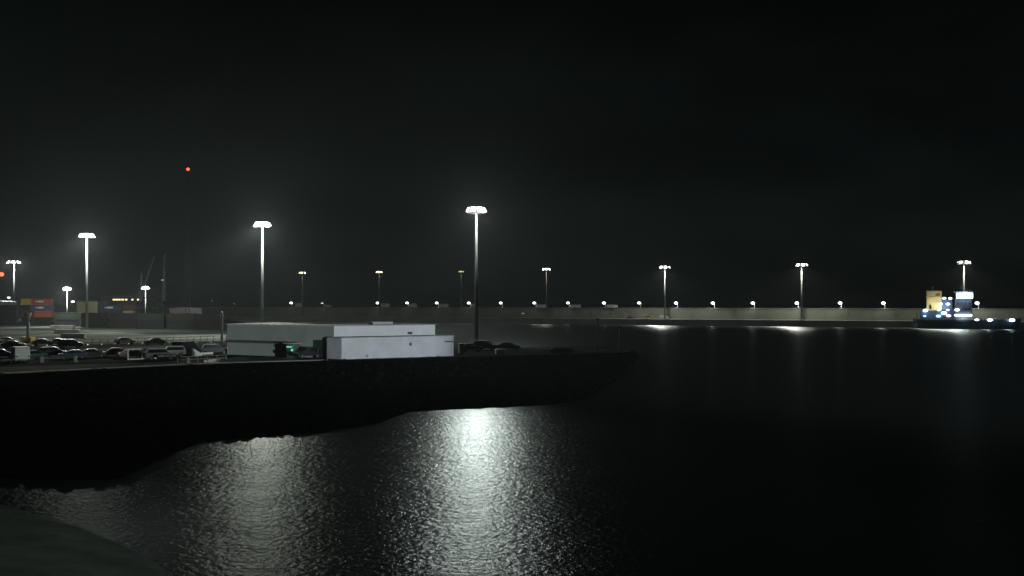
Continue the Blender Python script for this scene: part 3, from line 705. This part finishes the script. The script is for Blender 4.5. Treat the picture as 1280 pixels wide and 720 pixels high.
def crane(px, Y, top, label, s):
    base = QZ; t = thing('harbour_crane', label, 'crane', (XY(px, Y), Y, base), 0, 'dark harbour cranes'); H = ZZ(top, Y) - base
    b = MB()
    for sx in (-3, 3):
        for sy in (-3, 3): b.box((sx, sy, 3), (.7, .7, 6))
    b.box((0, 0, 6.3), (7.5, 7.5, .6)); b.build('portal', 'dark_steel', t)
    b = MB(); b.box((0, .5, 8.2), (4, 5.5, 3.2), bev=.1); cbn = b.build('cab', 'green_box', t)
    b = MB(); b.box((0, -2.3, 8.6), (3, .1, 1.2)); b.build('window', 'glass', cbn)
    b = MB(); b.tube((0, .5, 9.8), (0, .5, H * .75), .6, .45, 8); b.build('tower', 'steel', t)
    b = MB(); tip = Vector((s * 9, -6, H)); 
    for o_ in (-.5, .5): b.tube((o_, -1.5, 11), tip + Vector((o_ * .3, 0, 0)), .16, .12, 6)
    for k in range(10): 
        p = Vector((0, -1.5, 11)).lerp(tip, k / 10); b.tube(p + Vector((-.45, 0, 0)), Vector((0, -1.5, 11)).lerp(tip, (k + 1) / 10) + Vector((.4, 0, 0)), .07, n=5)
    b.tube((0, .5, H * .75), tip, .05, n=5); b.build('boom', 'steel', t)
crane(176, 430, 322, 'dark harbour crane left of the second short yard mast', 1)
crane(205, 450, 318, 'dark harbour crane between the second yard mast and the red beacon tower', .3)

# ------------------------------------------------------------------ moored ship
def ship_pt(px, off=0):
    X, Y = on_line(px, LB - 6 / NB.y - 9 + off); return X, Y
sx0, sy0 = ship_pt(1205)
ship = thing('moored_ship', 'workboat moored at the breakwater with bright bridge and yellow lit deckhouse', 'ship', (sx0, sy0, 0), ANG_B)
def S(px):
    X, Y = ship_pt(px); return (Vector((X - sx0, Y - sy0, 0))).dot(UB), Y
def SZ(py, px): return ZZ(py, ship_pt(px)[1])
b = MB(); st = []
xa, xb = S(1141)[0], S(1277)[0]; n = 22
for k in range(n + 1):
    f = k / n; x = xa + (xb - xa) * f
    wdk = 5.2 * (min(1, (f / .06) ** .5 * .9 if f < .06 else 1)) * (1 if f < .72 else max(.05, 1 - ((f - .72) / .28) ** 2))
    wwl = wdk * (.85 if f < .7 else max(.3, .85 - (f - .7) * 1.4)); top = 4.6 + (.5 * ((.12 - f) / .12) if f < .12 else 0) + (1.2 * ((f - .7) / .3) ** 2 if f > .7 else 0)
    rake = 2.5 * max(0, (f - .9) / .1)
    st.append([b.bm.verts.new(v) for v in ((x - rake, -wwl, -1.5), (x - rake * .4, -wdk * .96, 2.2), (x, -wdk, top), (x, wdk, top), (x - rake * .4, wdk * .96, 2.2), (x - rake, wwl, -1.5))])
for a, c in zip(st, st[1:]):
    for j in range(6): b.bm.faces.new((a[j], c[j], c[(j + 1) % 6], a[(j + 1) % 6]))
b.bm.faces.new(st[0]); b.bm.faces.new(list(reversed(st[-1])))
b.build('hull', 'hull', ship)
b = MB()
for a in ((1141, 1240),):
    x0, x1 = S(a[0] + 2)[0], S(a[1])[0]; b.box(((x0 + x1) / 2, -5.28, 3.6), (x1 - x0, .25, .35))
b.build('fender', 'rubber', ship)
def sbox(px0, px1, py0, py1, w_, m, name, y=0, parent=None, bev=.08):
    a, _ = S(px0); c, _ = S(px1); z0, z1 = SZ(py1, px0), SZ(py0, px0)
    b = MB(); b.box(((a + c) / 2, y, (z0 + z1) / 2), (c - a, w_, z1 - z0), bev=bev); return b.build(name, m, parent or ship)
tier = sbox(1150, 1192, 388.5, 400.8, 8.4, 'ship_blue', 'lower_deckhouse')
sbox(1158, 1176.5, 363.5, 388, 6.2, 'ship_yellow', 'yellow_deckhouse', y=-.4)
yd = COL.objects[[o.name for o in COL.objects if o.name.startswith('yellow_deckhouse')][-1]]
b = MB(); x, _ = S(1172); b.box((x, -3.54, SZ(368.5, 1168)), (2.2, .06, 1.1)); b.build('hull_mark', 'orange', yd)
b = MB(); a_, _ = S(1157.5); c_, _ = S(1177)
for zz in (371, 379): b.box(((a_ + c_) / 2, -3.62, SZ(zz, 1168)), (c_ - a_, .2, .14))
b.build('ledge', 'ship_yellow', yd)
b = MB(); b.box((S(1162.5)[0], -3.55, SZ(383.5, 1165)), (1.0, .08, 2.4)); b.build('door', 'brown_box', yd)
sbox(1177, 1190, 375, 388, 6, 'ship_blue', 'middle_deckhouse')
bt = sbox(1193.5, 1214, 374.2, 400.8, 7.0, 'ship_grey', 'bridge_tower')
for k in range(4):
    for zz in (379.5, 386.5):
        x, _ = S(1197 + k * 4.6); b = MB(); b.tube((x, -3.45, SZ(zz, 1200)), (x, -3.62, SZ(zz, 1200)), .34, n=12); b.build('porthole', 'glass', bt)
for zz in (381.5, 389.0):
    b = MB(); a_, _ = S(1192.6); c_, _ = S(1215); z_ = SZ(zz, 1200); b.box(((a_ + c_) / 2, -4.0, z_), (c_ - a_, 1.1, .12))
    for k in range(9):
        x = a_ + (c_ - a_) * k / 8; b.tube((x, -4.5, z_), (x, -4.5, z_ + 1.0), .035, n=5)
    b.box(((a_ + c_) / 2, -4.5, z_ + 1.0), (c_ - a_, .05, .05)); b.build('walkway', 'ship_grey', bt)
br = sbox(1194.5, 1215.5, 365.5, 374, 7.8, 'ship_white', 'wheelhouse')
for k in range(5):
    a, _ = S(1195.2 + k * 4.05); c, _ = S(1195.2 + k * 4.05 + 3.7); z0, z1 = SZ(373, 1200), SZ(366.8, 1200)
    b = MB(); b.box(((a + c) / 2, -3.96, (z0 + z1) / 2), (c - a, .1, z1 - z0)); b.build('window', 'bridge_light', br)
b = MB(); a, _ = S(1204.5); b.box((a, 0, SZ(365, 1205)), (9, 8.6, .25)); b.build('roof', 'ship_white', br)
b = MB(); a, _ = S(1203); b.tube((a, 0, SZ(365, 1203)), (a, 0, SZ(352, 1203)), .18, .08); b.box((a, 0, SZ(356, 1203)), (2.6, .2, .15)); b.box((a, 0, SZ(359, 1203)), (3.8, .2, .15)); b.tube((a - 1.7, 0, SZ(365, 1203)), (a, 0, SZ(357, 1203)), .07); b.tube((a + 1.7, 0, SZ(365, 1203)), (a, 0, SZ(357, 1203)), .07); b.build('mast', 'steel', ship)
b = MB(); b.box((a + 2.6, 0, SZ(362.5, 1203)), (2.2, .3, .3)); b.tube((a + 2.6, 0, SZ(365, 1203)), (a + 2.6, 0, SZ(362.5, 1203)), .08); b.build('radar', 'ship_grey', ship)
b = MB(); a, _ = S(1168); b.tube((a - 1, 0, SZ(364, 1168)), (a - 1, 0, SZ(358, 1168)), .5, .45); b.build('funnel', 'dark_steel', ship)
b = MB(); a, _ = S(1192.6); c, _ = S(1214); z = SZ(394, 1203); b.box(((a + c) / 2, -4.0, z), (c - a, .3, .75)); b.build('deck_strip_light', 'ship_light', ship)
b = MB(); a, _ = S(1147); c, _ = S(1265)
for k in range(30):
    x = a + (c - a) * k / 29; b.tube((x, -4.9, 4.5), (x, -4.9, 5.5), .04, n=5)
b.box(((a + c) / 2, -4.9, 5.5), (c - a, .06, .06)); b.build('deck_rail', 'ship_white', ship)
for px in (1226, 1249):
    b = MB(); a, _ = S(px); b.box((a, 0, 5.1), (4.5, 5, 1.0), bev=.1); b.build('hatch', 'deck', ship)
b = MB(); a, _ = S(1146); b.tube((a, 0, 4.8), (a, 0, 9.5), .25, .15); b.tube((a, 0, 9.3), (a - 2.4, 0, 7.6), .12); b.build('stern_davit', 'steel', ship)
lights = [(1156.3, 388, 'ship_light', .75), (1155.5, 395, 'ship_cyan', .5), (1179.7, 373, 'ship_light', .55), (1187, 373, 'ship_light', .55), (1175.5, 380, 'ship_light', .55), (1184.2, 380, 'ship_light', .6),
          (1173, 387.4, 'ship_light', .5), (1184, 387.4, 'ship_pink', .6), (1195.5, 387.2, 'ship_light', .7), (1172.5, 395, 'ship_cyan', .8), (1179.2, 391.2, 'ship_light', .85), (1185, 394.6, 'ship_pink', .8),
          (1207, 401, 'ship_cyan', .35), (1220, 400, 'ship_light', .7), (1236, 400.2, 'ship_light', .85), (1263.5, 400, 'ship_light', .85)]
for px, py, lm_, r in lights:
    x, Y = S(px); z = SZ(py, px); yy = -4.7
    b = MB(); b.ball((x, yy, z), r * 1.15, 2, (1.35, .7, .8)); dl = b.build('deck_light', lm_, ship)
    b = MB(); b.box((x, yy + .55, z + r * .7), (r * 1.6, .7, .14)); b.build('bracket', 'ship_white', dl)
def ship_lamp(px, py, y, pw, c, r=.4):
    x, _ = S(px); p = Vector((sx0, sy0, 0)) + UB * x + NB * y; lamp('ship_light_source', (p.x, p.y, SZ(py, px)), pw, c, r)
ship_lamp(1205, 368, -7, 1300, (.5, .72, 1), .6); ship_lamp(1203, 398, -6.8, 420, (.75, .88, 1)); ship_lamp(1180, 384, -6.5, 700, (.5, .75, 1)); ship_lamp(1167, 380, -8.0, 700, (1, .87, .5), .5)
ship_lamp(1236, 398, -6.8, 420, (.75, .88, 1)); ship_lamp(1263, 398, -5.5, 330, (.75, .88, 1)); ship_lamp(1156, 390, -6.3, 200, (.5, .8, 1))
